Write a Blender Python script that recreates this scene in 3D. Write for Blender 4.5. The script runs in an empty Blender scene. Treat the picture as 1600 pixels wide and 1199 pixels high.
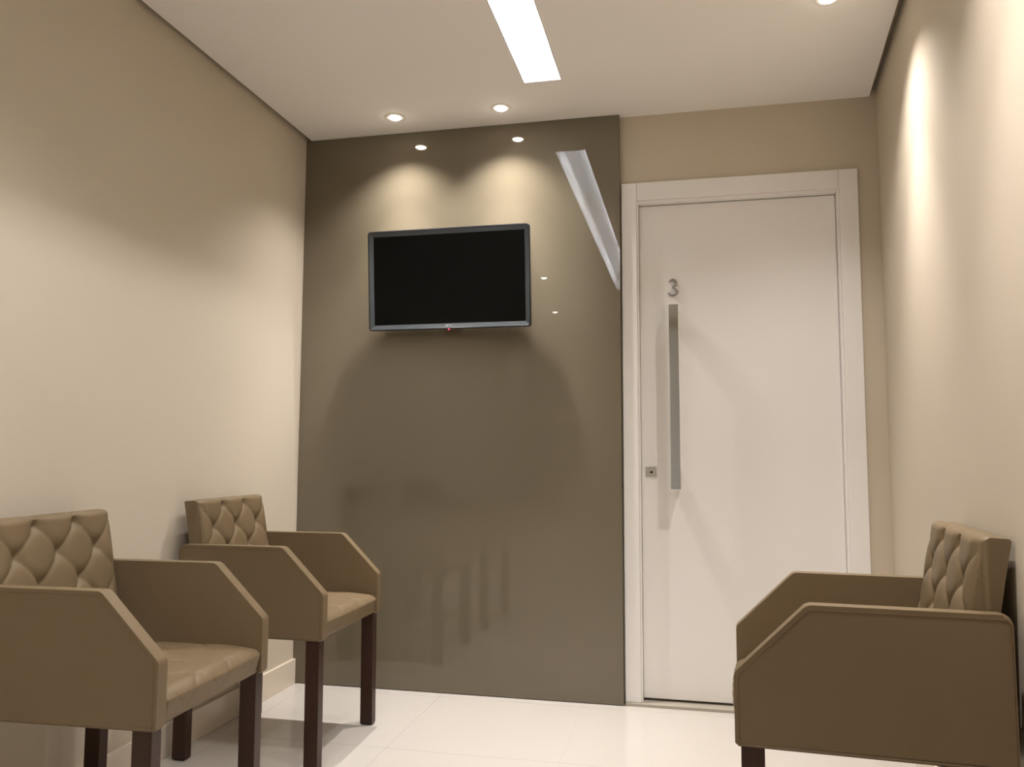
import bpy, bmesh, math, random
from mathutils import Vector, Matrix
C = bpy.context.scene.collection
S = bpy.context.scene
PI = math.pi

# ------------------------------------------------------------------ camera
FPX = 1262.5
cam_d = bpy.data.cameras.new('camera'); cam = bpy.data.objects.new('camera', cam_d); C.objects.link(cam)
cam_d.sensor_fit = 'HORIZONTAL'; cam_d.sensor_width = 36.0; cam_d.lens = FPX/1600*36
cam_d.clip_start = 0.02
yaw, pitch, roll = -0.21707, 0.08663, 0.00366
fw = Vector((math.sin(yaw)*math.cos(pitch), math.cos(yaw)*math.cos(pitch), math.sin(pitch)))
rt = Vector((math.cos(yaw), -math.sin(yaw), 0)); up = rt.cross(fw)
r2 = math.cos(roll)*rt + math.sin(roll)*up; u2 = -math.sin(roll)*rt + math.cos(roll)*up
m = Matrix((r2, u2, -fw)).transposed().to_4x4()
m.translation = Vector((1.7574, -3.4222, 1.0266))
cam.matrix_world = m
S.camera = cam

# ------------------------------------------------------------------ world, exposure
w = bpy.data.worlds.new('world'); S.world = w; w.use_nodes = True
w.node_tree.nodes['Background'].inputs[0].default_value = (1.0, .9, .78, 1)
w.node_tree.nodes['Background'].inputs[1].default_value = 0.02
S.view_settings.view_transform = 'Standard'; S.view_settings.look = 'None'
S.view_settings.gamma = 1.0; S.view_settings.use_curve_mapping = False
S.view_settings.exposure = 0.14

WARM = (1.0, .945, .92)
COOL = (.97, .97, 1.0)
NARROW_W = 72.0      # narrow beam of each downlight
WIDE_W = 47.0         # spill of each downlight
TUBE_E = 106.0        # emission of the tubes in the ceiling trough

# ------------------------------------------------------------------ materials
def mat(name, base, rough=.5, metal=0, coat=0, coat_rough=.02, spec=.5, noise=None, bump=None, emit=None, estr=0):
    m = bpy.data.materials.new(name); m.use_nodes = True
    nt = m.node_tree; b = nt.nodes['Principled BSDF']
    b.inputs['Base Color'].default_value = (*base, 1); b.inputs['Roughness'].default_value = rough
    b.inputs['Metallic'].default_value = metal; b.inputs['Specular IOR Level'].default_value = spec
    b.inputs['Coat Weight'].default_value = coat; b.inputs['Coat Roughness'].default_value = coat_rough
    if coat: b.inputs['Coat IOR'].default_value = 1.53
    if emit: b.inputs['Emission Color'].default_value = (*emit, 1); b.inputs['Emission Strength'].default_value = estr
    tc = nt.nodes.new('ShaderNodeTexCoord')
    if noise:                                     # (scale, amount, stretch)
        sc, am, st = noise
        mp = nt.nodes.new('ShaderNodeMapping'); mp.inputs['Scale'].default_value = st
        nz = nt.nodes.new('ShaderNodeTexNoise'); nz.inputs['Scale'].default_value = sc; nz.inputs['Detail'].default_value = 5
        mr = nt.nodes.new('ShaderNodeMapRange'); mr.inputs['To Min'].default_value = 1-am; mr.inputs['To Max'].default_value = 1+am
        mx = nt.nodes.new('ShaderNodeVectorMath'); mx.operation = 'SCALE'; mx.inputs[0].default_value = base
        nt.links.new(tc.outputs['Object'], mp.inputs[0]); nt.links.new(mp.outputs[0], nz.inputs['Vector'])
        nt.links.new(nz.outputs['Fac'], mr.inputs['Value']); nt.links.new(mr.outputs[0], mx.inputs['Scale'])
        nt.links.new(mx.outputs[0], b.inputs['Base Color'])
    if bump:                                      # (scale, strength, distance)
        sc, s_, d = bump
        nz = nt.nodes.new('ShaderNodeTexNoise'); nz.inputs['Scale'].default_value = sc; nz.inputs['Detail'].default_value = 4
        bp = nt.nodes.new('ShaderNodeBump'); bp.inputs['Strength'].default_value = s_; bp.inputs['Distance'].default_value = d
        nt.links.new(tc.outputs['Object'], nz.inputs['Vector']); nt.links.new(nz.outputs['Fac'], bp.inputs['Height'])
        nt.links.new(bp.outputs[0], b.inputs['Normal'])
    return m
M = dict(
    wall=mat('beige wall paint', (.62, .545, .43), .75, spec=.2, noise=(2, .015, (1, 1, 1)), bump=(180, .05, .001)),
    ceiling=mat('white ceiling paint', (.92, .89, .845), .85, spec=.15, bump=(150, .04, .001)),
    gap=mat('ceiling gap paint', (.45, .37, .27), .8, spec=.1),
    tile=mat('polished cream porcelain', (.58, .54, .485), .13, spec=.5, noise=(1.6, .025, (1, 1, 1))),
    grout=mat('pale grout', (.62, .57, .50), .8),
    base=mat('cream porcelain skirting', (.76, .67, .55), .2, spec=.5, noise=(3, .02, (1, 1, 1))),
    panel=mat('taupe back painted glass', (.160, .135, .092), .9, spec=0, coat=1, coat_rough=.0),
    paneledge=mat('dark panel edge', (.015, .012, .009), .5),
    door=mat('white door lacquer', (.88, .855, .825), .35, spec=.35, bump=(60, .02, .0005)),
    stone=mat('grey stone threshold', (.42, .38, .31), .4, noise=(40, .15, (1, 1, 1))),
    chrome=mat('polished chrome', (.93, .94, .94), .07, metal=1),
    numeral=mat('dark polished metal', (.34, .33, .32), .30, metal=1),
    frosted=mat('frosted white glass', (.84, .88, .90), .25, spec=.5),
    steel=mat('brushed steel', (.78, .76, .72), .35, metal=1, noise=(60, .05, (1, 1, 12))),
    hole=mat('keyhole black', (.004, .004, .004), .6),
    leather=mat('taupe faux leather', (.166, .119, .064), .48, spec=.32, noise=(6, .02, (1, 1, 1)), bump=(420, .10, .0006)),
    seam=mat('taupe seam', (.13, .09, .05), .6, spec=.2),
    wood=mat('dark walnut stained wood', (.034, .013, .007), .36, spec=.35, noise=(9, .35, (8, 8, .7))),
    glide=mat('black plastic glide', (.01, .01, .01), .5),
    tvblack=mat('glossy black plastic', (.010, .011, .013), .3, spec=.3),
    bezel=mat('dark grey bevelled bezel', (.050, .057, .060), .4, spec=.4),
    screen=mat('dark screen', (.0065, .0065, .0055), .35, spec=0),
    logo=mat('white badge print', (.8, .8, .78), .4),
    red=mat('red standby light', (.3, .0, .02), .3, emit=(1, .02, .08), estr=1.2),
    led=mat('standby light core', (1, .4, .5), .3, emit=(1, .35, .42), estr=2.0),
    ring=mat('white downlight ring', (.78, .74, .68), .4),
    lens=mat('lit lamp face', (1, 1, 1), .4, emit=(1, .90, .78), estr=30.0),
    tube=mat('lit fluorescent tube', (1, 1, 1), .4, emit=COOL, estr=TUBE_E),
    trough=mat('white light trough lining', (.92, .93, .95), .6, spec=.2),
)

# ------------------------------------------------------------------ helpers
def obj(name, bm, m, parent=None, smooth=None):
    me = bpy.data.meshes.new(name)
    bmesh.ops.recalc_face_normals(bm, faces=bm.faces)
    bm.to_mesh(me); bm.free()
    me.materials.append(m)
    if smooth is not None:
        for p in me.polygons: p.use_smooth = True
        me.set_sharp_from_angle(angle=math.radians(smooth))
    o = bpy.data.objects.new(name, me); C.objects.link(o)
    if parent: o.parent = parent
    return o
def empty(name, loc=(0, 0, 0), rz=0, parent=None):
    o = bpy.data.objects.new(name, None); C.objects.link(o); o.location = loc; o.rotation_euler = (0, 0, rz)
    o.empty_display_size = .1
    if parent: o.parent = parent
    return o
def tag(o, label, cat, group=None):
    o['label'] = label; o['category'] = cat
    if group: o['group'] = group
    return o
def struct(o):
    o['kind'] = 'structure'; return o
def add_box(bm, x0, x1, y0, y1, z0, z1, bev=0, seg=2):
    b2 = bmesh.new()
    vs = [b2.verts.new((x, y, z)) for x in (x0, x1) for y in (y0, y1) for z in (z0, z1)]
    for f in ((0, 1, 3, 2), (4, 6, 7, 5), (0, 4, 5, 1), (2, 3, 7, 6), (0, 2, 6, 4), (1, 5, 7, 3)):
        b2.faces.new([vs[i] for i in f])
    bmesh.ops.recalc_face_normals(b2, faces=b2.faces)
    if bev: bmesh.ops.bevel(b2, geom=b2.edges[:], offset=bev, segments=seg, profile=.5, affect='EDGES')
    me = bpy.data.meshes.new('t'); b2.to_mesh(me); b2.free(); bm.from_mesh(me); bpy.data.meshes.remove(me)
def box(*a, **k):
    bm = bmesh.new(); add_box(bm, *a, **k); return bm
def prism(pts, z0, z1):
    bm = bmesh.new()
    a = [bm.verts.new((x, y, z0)) for x, y in pts]; b = [bm.verts.new((x, y, z1)) for x, y in pts]
    n = len(pts); bm.faces.new(a[::-1]); bm.faces.new(b)
    for i in range(n): bm.faces.new((a[i], a[(i+1) % n], b[(i+1) % n], b[i]))
    return bm
def lathe(prof, n=40, cap=True):
    bm = bmesh.new(); rings = []
    for r, z in prof:
        rings.append([bm.verts.new((r*math.cos(2*PI*i/n), r*math.sin(2*PI*i/n), z)) for i in range(n)] if r > 1e-6 else [bm.verts.new((0, 0, z))])
    for a, b in zip(rings, rings[1:]):
        for i in range(n):
            j = (i+1) % n
            if len(a) == 1 and len(b) == 1: continue
            if len(a) == 1: bm.faces.new((a[0], b[j], b[i]))
            elif len(b) == 1: bm.faces.new((a[i], a[j], b[0]))
            else: bm.faces.new((a[i], a[j], b[j], b[i]))
    return bm
def tube_path(bm, pts, r, n=6, closed=False):
    rings = []; N = len(pts); pts = [Vector(p) for p in pts]
    for i, p in enumerate(pts):
        d = (pts[(i+1) % N] if (closed or i < N-1) else p) - (pts[i-1] if (closed or i > 0) else p)
        d.normalize(); a = Vector((0, 1, 0)) if abs(d.y) < .9 else Vector((0, 0, 1))
        s = d.cross(a).normalized(); t = d.cross(s)
        rings.append([bm.verts.new(p + r*(math.cos(2*PI*k/n)*s + math.sin(2*PI*k/n)*t)) for k in range(n)])
    for i in range(N if closed else N-1):
        a, b = rings[i], rings[(i+1) % N]
        for k in range(n): bm.faces.new((a[k], a[(k+1) % n], b[(k+1) % n], b[k]))
    if not closed: bm.faces.new(rings[0][::-1]); bm.faces.new(rings[-1])
def round_poly(pts, rad, seg=6):
    out = []; n = len(pts)
    for i, p in enumerate(pts):
        r = rad[i]
        if r <= 0: out.append(tuple(p)); continue
        p = Vector(p); a = (Vector(pts[i-1])-p).normalized(); b = (Vector(pts[(i+1) % n])-p).normalized()
        th = a.angle(b); d = r/math.tan(th/2); c = p+(a+b).normalized()*(r/math.sin(th/2))
        s = p+a*d-c; e = p+b*d-c
        ang = s.angle_signed(e)
        for k in range(seg+1):
            q = s.copy(); q.rotate(Matrix.Rotation(-ang*k/seg, 2)); out.append(tuple(c+q))
    return out

# ------------------------------------------------------------------ room shell
H = 2.5; HT = 2.56; YB = .035; YR = -5.6; TH = .12
def xr(y): return 2.522 + .0805*y                 # inner face of the slightly skewed right wall
struct(obj('wall_left', box(-TH, 0, YR-TH, YB+TH, 0, HT), M['wall']))
wr = struct(obj('wall_right', box(0, TH, YR-TH-.02, YB+TH, 0, HT), M['wall']))
wr.location = (2.522, 0, 0); wr.rotation_euler = (0, 0, -math.atan(.0805))
struct(obj('wall_rear', box(0, xr(YR), YR-TH, YR, 0, HT), M['wall']))
# back wall with the doorway cut out
DX0, DX1, DZ = 1.545, 2.367, 2.117
bm = bmesh.new()
add_box(bm, 0, DX0, YB, YB+TH, 0, HT); add_box(bm, DX1, xr(YB), YB, YB+TH, 0, HT); add_box(bm, DX0, DX1, YB, YB+TH, DZ, HT)
struct(obj('wall_back', bm, M['wall']))

# floor: grout bed with porcelain tiles laid on it, joints recessed
fl = struct(obj('floor', prism([(-TH, YR-TH), (xr(YR)+TH, YR-TH), (xr(YB+TH)+TH, YB+TH), (-TH, YB+TH)], -.10, -.0012), M['grout']))
T = .612; J = .0006
xs = [0] + [.703+T*k for k in range(-1, 4)]
ys = [YB+.0] + [-.05-T*k for k in range(0, 10)]
for i, xa in enumerate(xs):
    xb = xs[i+1] if i+1 < len(xs) else xa+T
    if xb < .02: continue
    for j, ya in enumerate(ys):
        yb = ys[j+1] if j+1 < len(ys) else YR
        yb = max(yb, YR)
        if ya-yb < .01: continue
        x0, x1 = xa+J, xb-J
        pa, pb = min(x1, xr(ya)), min(x1, xr(yb))
        if pb-x0 < .01: continue
        obj('floor_tile', prism([(x0, yb+J), (pb, yb+J), (pa, ya-J), (x0, ya-J)], -.0012, 0), M['tile'], fl)

# ceiling: plasterboard floating 25 mm off the side walls, with a slot for the light trough
SX0, SX1, SY0, SY1 = 1.129, 1.283, -3.80, -.376
def slab(z0, z1, g, hole=True):
    bm = bmesh.new()
    def quad(p): 
        b = prism(p, z0, z1); me = bpy.data.meshes.new('t'); b.to_mesh(me); b.free(); bm.from_mesh(me); bpy.data.meshes.remove(me)
    quad([(g, YR), (SX0, YR), (SX0, YB), (g, YB)])
    quad([(SX1, YR), (xr(YR)-g, YR), (xr(YB)-g, YB), (SX1, YB)])
    quad([(SX0, SY1), (SX1, SY1), (SX1, YB), (SX0, YB)])
    quad([(SX0, YR), (SX1, YR), (SX1, SY0), (SX0, SY0)])
    return bm
ce = struct(obj('ceiling', slab(H, H+.03, .026), M['ceiling']))
obj('gap_cover', slab(HT-.004, HT+.04, 0), M['gap'], ce)

# skirtings
struct(obj('baseboard_left', box(0, .015, YR, -.001, 0, .108, bev=.0015), M['base']))
bm = prism([(xr(YR)-.015, YR), (xr(YR), YR), (xr(YB), YB), (xr(YB)-.015, YB)], 0, .108)
struct(obj('baseboard_right', bm, M['base']))
struct(obj('baseboard_back', box(2.4425, xr(YB)-.016, YB-.015, YB, 0, .108, bev=.0015), M['base']))
bm = bmesh.new(); add_box(bm, .016, 1.109, YR, YR+.015, 0, .108, bev=.0015); add_box(bm, 1.991, xr(YR)-.016, YR, YR+.015, 0, .108, bev=.0015)
struct(obj('baseboard_rear', bm, M['base']))

# ------------------------------------------------------------------ door
d = struct(empty('door_1', (1.96, YB, 0)))
def dpart(name, bm, m, parent, smooth=None):
    bmesh.ops.translate(bm, verts=bm.verts, vec=(-1.96, -YB, 0)); return obj(name, bm, m, parent, smooth)
CF = .018                                         # casing face
dpart('casing', box(1.481, DX0, CF, YB, .012, 2.195, bev=.002), M['door'], d)
dpart('casing', box(DX1, 2.4405, CF, YB, .012, 2.195, bev=.002), M['door'], d)
dpart('casing_head', box(DX0+.0006, DX1-.0006, CF, YB, DZ, 2.195, bev=.002), M['door'], d)
dpart('jamb', box(DX0, 1.5525, CF+.008, YB+TH, .012, DZ, bev=.0015), M['door'], d)
dpart('jamb', box(2.3590, DX1, CF+.008, YB+TH, .012, DZ, bev=.0015), M['door'], d)
dpart('jamb_head', box(1.5525, 2.3590, CF+.008, YB+TH, 2.104, DZ, bev=.0015), M['door'], d)
dpart('threshold', box(1.481, 2.4405, .006, YB+TH, 0, .012, bev=.002), M['stone'], d)
leaf = dpart('door_leaf', box(1.5537, 2.3578, .060, .097, .022, 2.101, bev=.0015), M['door'], d)
# pull handle: square chrome bar on two standoffs
HX, HY = 1.6965, -.020
bm = bmesh.new(); add_box(bm, HX-.0205, HX+.0205, HY, HY+.016, .881, 1.652, bev=.0012)
h = dpart('pull_handle', bm, M['chrome'], leaf); h['label'] = 'long square chrome pull bar'
bm = bmesh.new()
add_box(bm, HX-.0205, HX+.0205, HY+.016, .0595, 1.575, 1.6515, bev=.001)
add_box(bm, HX-.0205, HX+.0205, HY+.016, .0595, .895, .960, bev=.001)
dpart('handle_mount', bm, M['chrome'], leaf)
# lock
lk = dpart('lock_plate', box(1.571, 1.6175, .055, .0600, .929, .9755, bev=.001), M['steel'], leaf)
b = lathe([(0, -.0010), (.0055, -.0010), (.0055, .0003), (0, .0003)], 20)
bmesh.ops.rotate(b, verts=b.verts, matrix=Matrix.Rotation(PI/2, 3, 'X')); bmesh.ops.translate(b, verts=b.verts, vec=(1.595, .0550, .9505))
dpart('keyhole', b, M['hole'], leaf)
def text_mesh(s, size, ext, bev=0):
    cu = bpy.data.curves.new('txt', 'FONT'); cu.body = s; cu.size = size; cu.extrude = ext; cu.bevel_depth = bev; cu.align_x = 'CENTER'; cu.align_y = 'CENTER'
    o = bpy.data.objects.new('txt', cu); C.objects.link(o); dg = bpy.context.evaluated_depsgraph_get()
    me = bpy.data.meshes.new_from_object(o.evaluated_get(dg)); bm = bmesh.new(); bm.from_mesh(me)
    bpy.data.objects.remove(o); bpy.data.curves.remove(cu); bpy.data.meshes.remove(me)
    bmesh.ops.rotate(bm, verts=bm.verts, matrix=Matrix.Rotation(PI/2, 3, 'X')); return bm
# the number 3: a stroked, rounded numeral in polished metal
pts = []
for k in range(0, 15):                            # upper bowl then lower bowl
    a = math.radians(165 - k*(165+75)/14); pts.append((.0145*math.cos(a), .0185+.0135*math.sin(a)))
low = []
for k in range(0, 17):
    a = math.radians(80 - k*(80+165)/16); low.append((.0175*math.cos(a), -.0175+.0165*math.sin(a)))
pts = pts+[(-.001, .0025)]
bm = bmesh.new()
for chain in (pts, [(-.001, .0025)]+low):
    tube_path(bm, [(1.694+x*1.02, .0525, 1.739+z*1.03) for x, z in chain], .0050, 8)
dpart('door_number', bm, M['numeral'], leaf, 40)['label'] = 'polished metal numeral 3'

d2 = struct(empty('door_2', (1.55, YR, 0)))
def d2part(name, mt, *a):
    return obj(name, box(a[0]-1.55, a[1]-1.55, a[2], a[3], a[4], a[5], bev=.0015), mt, d2)
d2part('casing', M['door'], 1.11, 1.165, .0, .018, .0, 2.41); d2part('casing', M['door'], 1.935, 1.99, .0, .018, .0, 2.41); d2part('casing_head', M['door'], 1.1655, 1.9345, .0, .018, 2.355, 2.41)
d2part('glass_leaf', M['frosted'], 1.167, 1.933, .0, .010, .006, 2.353)

# ------------------------------------------------------------------ glass panel
gp = empty('glass_wall_panel', (.738, .0175, 0))
tag(gp, 'tall glossy taupe glass panel covering the wall left of the white door', 'wall panel')
def ppart(name, bm, m, parent, smooth=None):
    bmesh.ops.translate(bm, verts=bm.verts, vec=(-.738, -.0175, 0)); return obj(name, bm, m, parent, smooth)
ppart('glass_face', box(.0008, 1.4755, 0, .006, .003, 2.4985, bev=.0006), M['panel'], gp)
ppart('backing_board', box(.002, 1.4745, .0062, .0345, .003, 2.498), M['paneledge'], gp)

# ------------------------------------------------------------------ television
tv = empty('wall_television', (.7355, -.001, 1.787))
tag(tv, 'black flat screen television mounted on the glossy taupe panel', 'television')
tilt = math.radians(5.0)
TW, THt, TD = .733, .441, .040
body = empty('display', parent=None)
bpy.data.objects.remove(body)
RT = Matrix.Rotation(tilt, 4, 'X')
def tvp(name, bm, m, parent=tv, smooth=30):
    # local frame: x right, y into the wall, z up; front plane at y=0, screen centre at origin
    bmesh.ops.transform(bm, matrix=Matrix.Translation((0, -.099, 0)) @ RT, verts=bm.verts)
    return obj(name, bm, m, parent, smooth)
def rrect(w_, h_, r, seg=5):
    return round_poly([(-w_/2, -h_/2), (w_/2, -h_/2), (w_/2, h_/2), (-w_/2, h_/2)], [r]*4, seg)
def loft_xz(rings, cap0=True, cap1=True):          # rings of ((x,z) list, y)
    bm = bmesh.new(); R_ = []
    for pts_, y in rings: R_.append([bm.verts.new((x, y, z)) for x, z in pts_])
    for a, b in zip(R_, R_[1:]):
        n = len(a)
        for i in range(n): bm.faces.new((a[i], a[(i+1) % n], b[(i+1) % n], b[i]))
    if cap0: bm.faces.new(R_[0])
    if cap1: bm.faces.new(R_[-1][::-1])
    return bm
shell = tvp('rear_shell', loft_xz([(rrect(TW, THt, .014), .0105), (rrect(TW, THt, .014), .018), (rrect(TW-.03, THt-.03, .02), .026), (rrect(TW-.16, THt-.14, .03), .045)]), M['tvblack'])
fr = tvp('front_frame', loft_xz([(rrect(TW, THt, .014), .0105), (rrect(TW, THt, .014), 0.0), (rrect(TW-.008, THt-.008, .011), -.0015), (rrect(TW-.010, THt-.010, .010), 0.0), (rrect(TW-.012, THt-.012, .009), .003)], False, False), M['tvblack'])
# bevelled inner bezel: four mitred sloping strips
o_, i_ = (TW-.010, THt-.010), (TW-.048, THt-.050)
bm = bmesh.new()
oc = [(-o_[0]/2, -o_[1]/2), (o_[0]/2, -o_[1]/2), (o_[0]/2, o_[1]/2), (-o_[0]/2, o_[1]/2)]
ic = [(-i_[0]/2, -i_[1]/2), (i_[0]/2, -i_[1]/2), (i_[0]/2, i_[1]/2), (-i_[0]/2, i_[1]/2)]
for k in range(4):
    j = (k+1) % 4
    vs = [bm.verts.new((oc[k][0], .0005, oc[k][1])), bm.verts.new((oc[j][0], .0005, oc[j][1])), bm.verts.new((ic[j][0], .0080, ic[j][1])), bm.verts.new((ic[k][0], .0080, ic[k][1]))]
    bm.faces.new(vs)
tvp('bezel', bm, M['bezel'], smooth=None)
tvp('screen', box(-i_[0]/2-.001, i_[0]/2+.001, 0.0078, .0100, -i_[1]/2-.001, i_[1]/2+.001), M['screen'], smooth=None)
# badge
lg = bmesh.new()
disc = lathe([(0, 0), (.0042, 0), (.0042, .0006), (0, .0006)], 20)
bmesh.ops.rotate(disc, verts=disc.verts, matrix=Matrix.Rotation(PI/2, 3, 'X')); bmesh.ops.translate(disc, verts=disc.verts, vec=(-.0065, .0030, -THt/2+.0145))
me = bpy.data.meshes.new('t'); disc.to_mesh(me); disc.free(); lg.from_mesh(me)
t_ = text_mesh('LG', .0115, .0004); bmesh.ops.translate(t_, verts=t_.verts, vec=(.0065, .0022, -THt/2+.0145)); t_.to_mesh(me); t_.free(); lg.from_mesh(me); bpy.data.meshes.remove(me)
tvp('badge', lg, M['logo'], smooth=None)
pod = lathe([(0, -.005), (.0035, -.004), (.0052, 0), (.0035, .004), (0, .005)], 20)
bmesh.ops.translate(pod, verts=pod.verts, vec=(.002, .005, -THt/2-.001))
p_ = tvp('standby_light', pod, M['red'], smooth=60); p_['label'] = 'red glowing standby light'
core = lathe([(0, -.0018), (.0018, 0), (0, .0018)], 12)
bmesh.ops.translate(core, verts=core.verts, vec=(.002, -.0006, -THt/2-.001))
tvp('light_core', core, M['led'], p_, 60)
bm = bmesh.new(); add_box(bm, -.10, .10, -.0125, -.0005, -.09, .09, bev=.002); add_box(bm, -.07, -.04, -.058, -.012, -.08, .08, bev=.001); add_box(bm, .04, .07, -.058, -.012, -.08, .08, bev=.001)
obj('wall_bracket', bm, M['tvblack'], tv)

# ------------------------------------------------------------------ ceiling light trough
tr = empty('recessed_trough_light', ((SX0+SX1)/2, (SY0+SY1)/2, H))
tag(tr, 'long glowing white light strip recessed into the ceiling', 'ceiling light')
cx, cy = (SX0+SX1)/2, (SY0+SY1)/2
def tpart(name, bm, m, smooth=None, parent=tr):
    bmesh.ops.translate(bm, verts=bm.verts, vec=(-cx, -cy, -H)); return obj(name, bm, m, parent, smooth)
e = .0008; TDp = .115
bm = bmesh.new()
add_box(bm, SX0+e, SX0+.004, SY0+e, SY1-e, H, H+TDp)
add_box(bm, SX1-.004, SX1-e, SY0+e, SY1-e, H, H+TDp)
add_box(bm, SX0+.004, SX1-.004, SY0+e, SY0+.004, H, H+TDp)
add_box(bm, SX0+.004, SX1-.004, SY1-.004, SY1-e, H, H+TDp)
add_box(bm, SX0+e, SX1-e, SY0+e, SY1-e, H+TDp, H+TDp+.004)
tpart('trough_housing', bm, M['trough'])
y = SY1-.03
while y-1.10 > SY0-.01:
    for xt in (SX1-.0165,):
        b = lathe([(0, 0), (.0085, 0), (.0085, 1.068), (0, 1.068)], 16)
        bmesh.ops.rotate(b, verts=b.verts, matrix=Matrix.Rotation(PI/2, 3, 'X'))
        bmesh.ops.translate(b, verts=b.verts, vec=(xt, y-.016, H+TDp-.016))
        tpart('lamp_tube', b, M['tube'], 50)
        for ya in (y, y-1.082):
            tpart('lamp_holder', box(xt-.0095, xt+.0095, ya-.014, ya, H+TDp-.026, H+TDp-.0002, bev=.001), M['trough'])
    y -= 1.115

# ------------------------------------------------------------------ downlights
def spot(name, parent, W, size, blend, rad, z):
    l = bpy.data.lights.new(name, 'SPOT'); l.energy = W; l.color = WARM; l.spot_size = math.radians(size); l.spot_blend = blend; l.shadow_soft_size = rad
    o = bpy.data.objects.new(name, l); C.objects.link(o); o.parent = parent; o.location = (0, 0, z); return o
def downlight(x, y, label, power=1.0):
    r = empty('ceiling_downlight', (x, y, H)); tag(r, label, 'ceiling light', 'small round ceiling downlights')
    obj('trim_ring', lathe([(.026, 0), (.026, -.0035), (.029, -.0045), (.040, -.0025), (.041, 0)], 48), M['ring'], r, 40)
    obj('lamp_face', lathe([(.0258, 0), (.0255, -.003), (.022, -.0075), (.014, -.0115), (.006, -.0130), (0, -.0134)], 40), M['lens'], r, 60)
    spot('narrow_beam', r, NARROW_W*power, 62, 1.0, .013, -.018)
    spot('wide_beam', r, WIDE_W*power, 115, 1.0, .013, -.018)
    return r
downlight(.510, -.176, 'round downlight in the ceiling above the left half of the television')
downlight(.988, -.174, 'round downlight in the ceiling above the right half of the television')
downlight(2.213, -.765, 'round downlight in the ceiling by the right wall, cut by the top of the photo')
for x, y, lb in ((.70, -1.913, 'round ceiling downlight left of the light strip, mirrored at the television edge'),
                 (.578, -3.157, 'round downlight in the ceiling mirrored as a small dot right of the television'),
                 (2.085, -1.78, 'round downlight in the ceiling above the single armchair by the right wall')):
    downlight(x, y, lb, .55 if x < 1 else 1.0)
downlight(.40, -4.80, 'round downlight in the ceiling farthest back in the room', .55)

# ------------------------------------------------------------------ armchairs
D, WD, AT, ZT, ZF, XK, ZB, ZBT = .531, .518, .036, .714, .565, .381, .415, .859
WI = WD/2-AT
def arm_bm(sgn):
    prof = round_poly([(0, ZB), (D, ZB), (D, ZF), (XK, ZT), (0, ZT)], [.006, .006, .022, .026, .018], 6)
    y0, y1 = sorted((sgn*WI, sgn*WD/2))
    bm = bmesh.new()
    a = [bm.verts.new((x, y0, z)) for x, z in prof]; b = [bm.verts.new((x, y1, z)) for x, z in prof]
    n = len(prof); f0 = bm.faces.new(a[::-1]); f1 = bm.faces.new(b)
    for i in range(n): bm.faces.new((a[i], a[(i+1) % n], b[(i+1) % n], b[i]))
    ed = list(set(f0.edges[:]+f1.edges[:]))
    bmesh.ops.bevel(bm, geom=ed, offset=.0085, segments=5, profile=.5, affect='EDGES')
    return bm
def arm_seam(sgn):
    bm = bmesh.new()
    prof = round_poly([(0.004, ZB+.003), (D-.0095, ZB+.003), (D-.0095, ZF-.004), (XK-.004, ZT-.0095), (0.004, ZT-.0095)], [.004, .005, .016, .020, .013], 6)
    tube_path(bm, [(x, sgn*(WD/2-.0003), z) for x, z in prof], .0011, 5, closed=True)
    return bm
DU, DV, U0 = .145, .150, .2175
def tuft(u, t, A):
    a = u/DU+.5
    if t < 0:
        s1 = s2 = abs(math.sin(PI*a)); f = math.exp(t/.022)
    else:
        s1, s2 = abs(math.sin(PI*(a+t/DV))), abs(math.sin(PI*(a-t/DV))); f = 1
    crease = max(math.exp(-s1/.16), math.exp(-s2/.16)); node = math.exp(-(s1*s1+s2*s2)/.42)
    return A*(1-f*(.34*crease+.66*node))
def loft_side(rows, name_mat=None):
    # rows: list of vertex rows across u; last row joins the first; end columns are capped flat
    bm = bmesh.new(); V = [[bm.verts.new(p) for p in r] for r in rows]
    n = len(V)
    for i in range(n):
        a, b = V[i], V[(i+1) % n]
        for k in range(len(a)-1): bm.faces.new((a[k], a[k+1], b[k+1], b[k]))
    f0 = bm.faces.new([r[0] for r in V]); f1 = bm.faces.new([r[-1] for r in V][::-1])
    bmesh.ops.triangulate(bm, faces=[f0, f1])
    return bm
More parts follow.
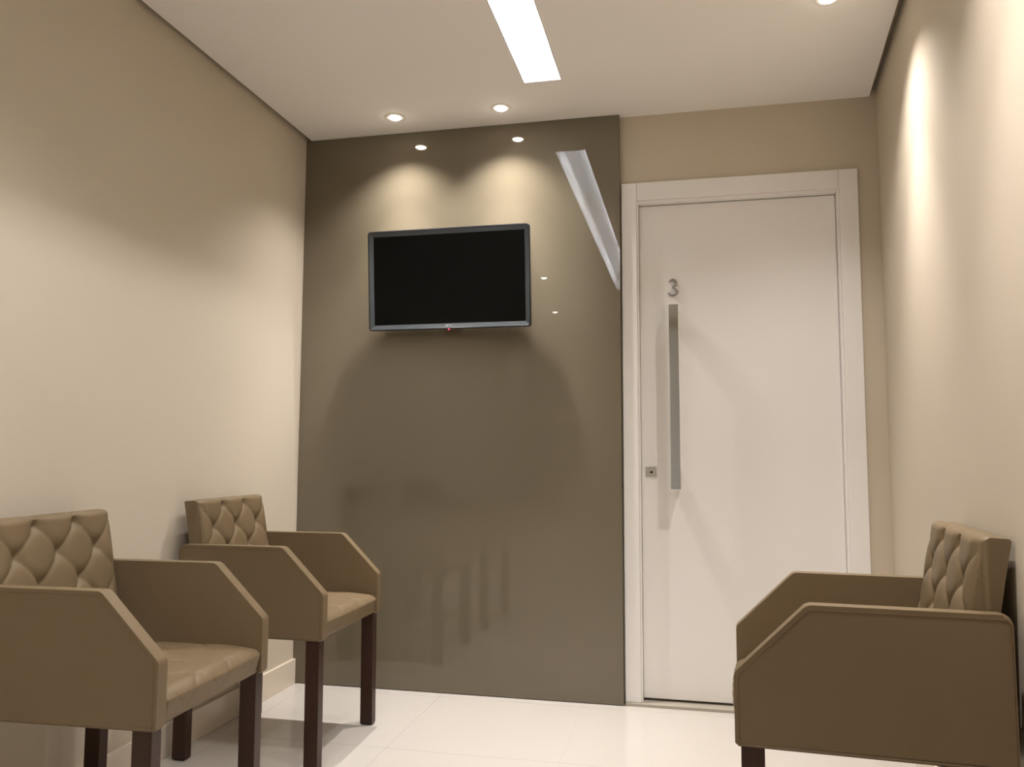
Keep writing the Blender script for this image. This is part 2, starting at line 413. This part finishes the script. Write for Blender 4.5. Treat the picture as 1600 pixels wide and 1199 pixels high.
def backrest_bm():
    W2 = U0; NU = 88
    us = [-W2+2*W2*i/NU for i in range(NU+1)]
    # base profile (front going up, over the top, rear going down) with outward normals
    slope = -.186
    fx = lambda z: .058+(z-ZT)*slope
    rx = lambda z: .010+(z-ZT)*(-.17)
    prof = []; z = .440; nrm = Vector((1, .186)).normalized()
    while z < ZBT-.014: prof.append((fx(z), z, nrm.x, nrm.y, 1.0)); z += .0045
    r = .014; c = Vector((fx(ZBT-r)-r*.98, ZBT-r))
    for k in range(1, 7):
        a = math.radians(10+80*k/6); prof.append((c.x+r*math.cos(a), c.y+r*math.sin(a), math.cos(a), math.sin(a), 1-.75*k/6))
    xe = rx(ZBT)+.006; x0 = prof[-1][0]
    for k in range(1, 6): prof.append((x0+(xe-x0)*k/5, ZBT-.001*k/5, 0, 1, .25*(1-k/5)))
    for k in range(1, 4): prof.append((rx(ZBT)+.006*(1-math.sin(PI/2*k/3)), ZBT-.001-.006*(1-math.cos(PI/2*k/3)), 0, 0, 0))
    for k in range(1, 8): zz = ZBT-.007-(ZBT-.007-.440)*k/7; prof.append((rx(zz), zz, 0, 0, 0))
    rows = []; zrow1 = .838; s = 0; prev = None
    for (x, z, nx, nz, wt) in prof:
        t = (zrow1-z)/1.0
        if wt < 1: t = zrow1-ZBT-.01*(1-wt)
        row = []
        for u in us:
            e_ = (W2-abs(u))/.010; e_ = min(1, max(0, e_)); rd = .007*(1-math.sqrt(1-(1-e_)**2))
            hh = (tuft(u, t, .020)*min(1, (W2-abs(u))/.028)+.010*(1-min(1, (W2-abs(u))/.028)))*wt - rd*wt
            row.append((x+nx*hh, u, z+nz*hh*(1 if wt > .9 else .6)))
        rows.append(row)
    return loft_side(rows)
def seat_bm():
    W2 = WI-.0015; NU = 84
    us = [-W2+2*W2*i/NU for i in range(NU+1)]
    base = [(.050, .478)]
    prof = []
    def line(a, b, n, na, nb):
        for k in range(n):
            f = k/n; prof.append((a[0]+(b[0]-a[0])*f, a[1]+(b[1]-a[1])*f, na[0]+(nb[0]-na[0])*f, na[1]+(nb[1]-na[1])*f, 1))
    line((.050, .490), (.420, .492), 62, (0, 1), (0, 1))
    line((.420, .492), (.500, .4885), 14, (0, 1), (.15, 1))
    c = Vector((.500, .4655)); r = .023
    for k in range(12):
        a = math.radians(90-75*k/11); prof.append((c.x+(r+.009*k/11)*math.cos(a), c.y+r*math.sin(a), math.cos(a), math.sin(a), 1))
    line((.5318, .470), (.520, .424), 12, (1, .1), (1, -.2))
    c = Vector((.512, .424))
    for k in range(5):
        a = math.radians(0-90*k/4); prof.append((c.x+.008*math.cos(a), c.y+.008*math.sin(a), 0, 0, 0))
    prof.append((.30, .416, 0, 0, 0)); prof.append((.050, .416, 0, 0, 0))
    rows = []; s = 0; prev = None
    for (x, z, nx, nz, wt) in prof:
        if prev: s += math.hypot(x-prev[0], z-prev[1])
        prev = (x, z)
        row = []
        for u in us:
            a = u/DU+.5; q = abs(math.sin(PI*(a+s/DV))*math.sin(PI*(a-s/DV)))
            puff = -.0042*math.exp(-q/.022)-.0012*math.exp(-q/.25)
            e_ = min(1, max(0, (W2-abs(u))/.012)); rd = .009*(1-math.sqrt(1-(1-e_)**2))
            dome = .013*(1-(u/W2)**2)*(1-((x-.30)/.26)**2*.55 if x < .54 else .45)
            hh = (puff*(min(1, max(0, (z-.432)/.025)) if x > .5 else 1)-rd+dome)*wt
            row.append((x+nx*hh, u, z+nz*hh))
        rows.append(row)
    return loft_side(rows)
def leg_bm(xt, xb, y0, y1, wx=.048):
    bm = bmesh.new()
    vs = []
    for (x, z) in ((xb, .004), (xt, ZB+.012)):
        vs.append([bm.verts.new(p) for p in ((x, y0, z), (x+wx, y0, z), (x+wx, y1, z), (x, y1, z))])
    a, b = vs; bm.faces.new(a[::-1]); bm.faces.new(b)
    for i in range(4): bm.faces.new((a[i], a[(i+1) % 4], b[(i+1) % 4], b[i]))
    bmesh.ops.bevel(bm, geom=bm.edges[:], offset=.002, segments=2, profile=.5, affect='EDGES')
    return bm
GR = 'tufted taupe armchairs'
def make_chair():
    t = empty('armchair')
    for s_ in (-1, 1):
        a = obj('arm', arm_bm(s_), M['leather'], t, 35)
        obj('seam', arm_seam(s_), M['seam'], a, 60)
    obj('backrest', backrest_bm(), M['leather'], t, 50)
    obj('seat', seat_bm(), M['leather'], t, 60)
    obj('rear_panel', box(.002, .030, -WI+.001, WI-.001, ZB, .650, bev=.004, seg=3), M['leather'], t, 35)
    for s_ in (-1, 1):
        ya, yb = sorted((s_*(WD/2-.004), s_*(WD/2-.042)))
        for xt, xb in ((D-.060, D-.058), (-.002, -.002)):
            l = obj('leg', leg_bm(xt, xb, ya, yb), M['wood'], t)
            obj('foot_glide', box(xb+.006, xb+.042, ya+.005, yb-.005, 0, .0042), M['glide'], l)
    return t
def copy_tree(o, parent=None):
    c = o.copy(); C.objects.link(c); c.parent = parent
    for ch in list(o.children): copy_tree(ch, c)
    return c
c1 = make_chair()
poses = ((.046, -.677, .010, 'taupe tufted armchair by the left wall, the farther one beside the glossy panel'),
         (.063, -1.567, .041, 'taupe tufted armchair by the left wall, the nearer one cut by the photo edge'),
         (2.386, -1.375, 3.079, 'taupe tufted armchair standing alone by the right wall in front of the door'))
chairs = [c1, copy_tree(c1), copy_tree(c1)]
for o, (x, y, rz, lb) in zip(chairs, poses):
    o.location = (x, y, 0); o.rotation_euler = (0, 0, rz); tag(o, lb, 'armchair', GR)
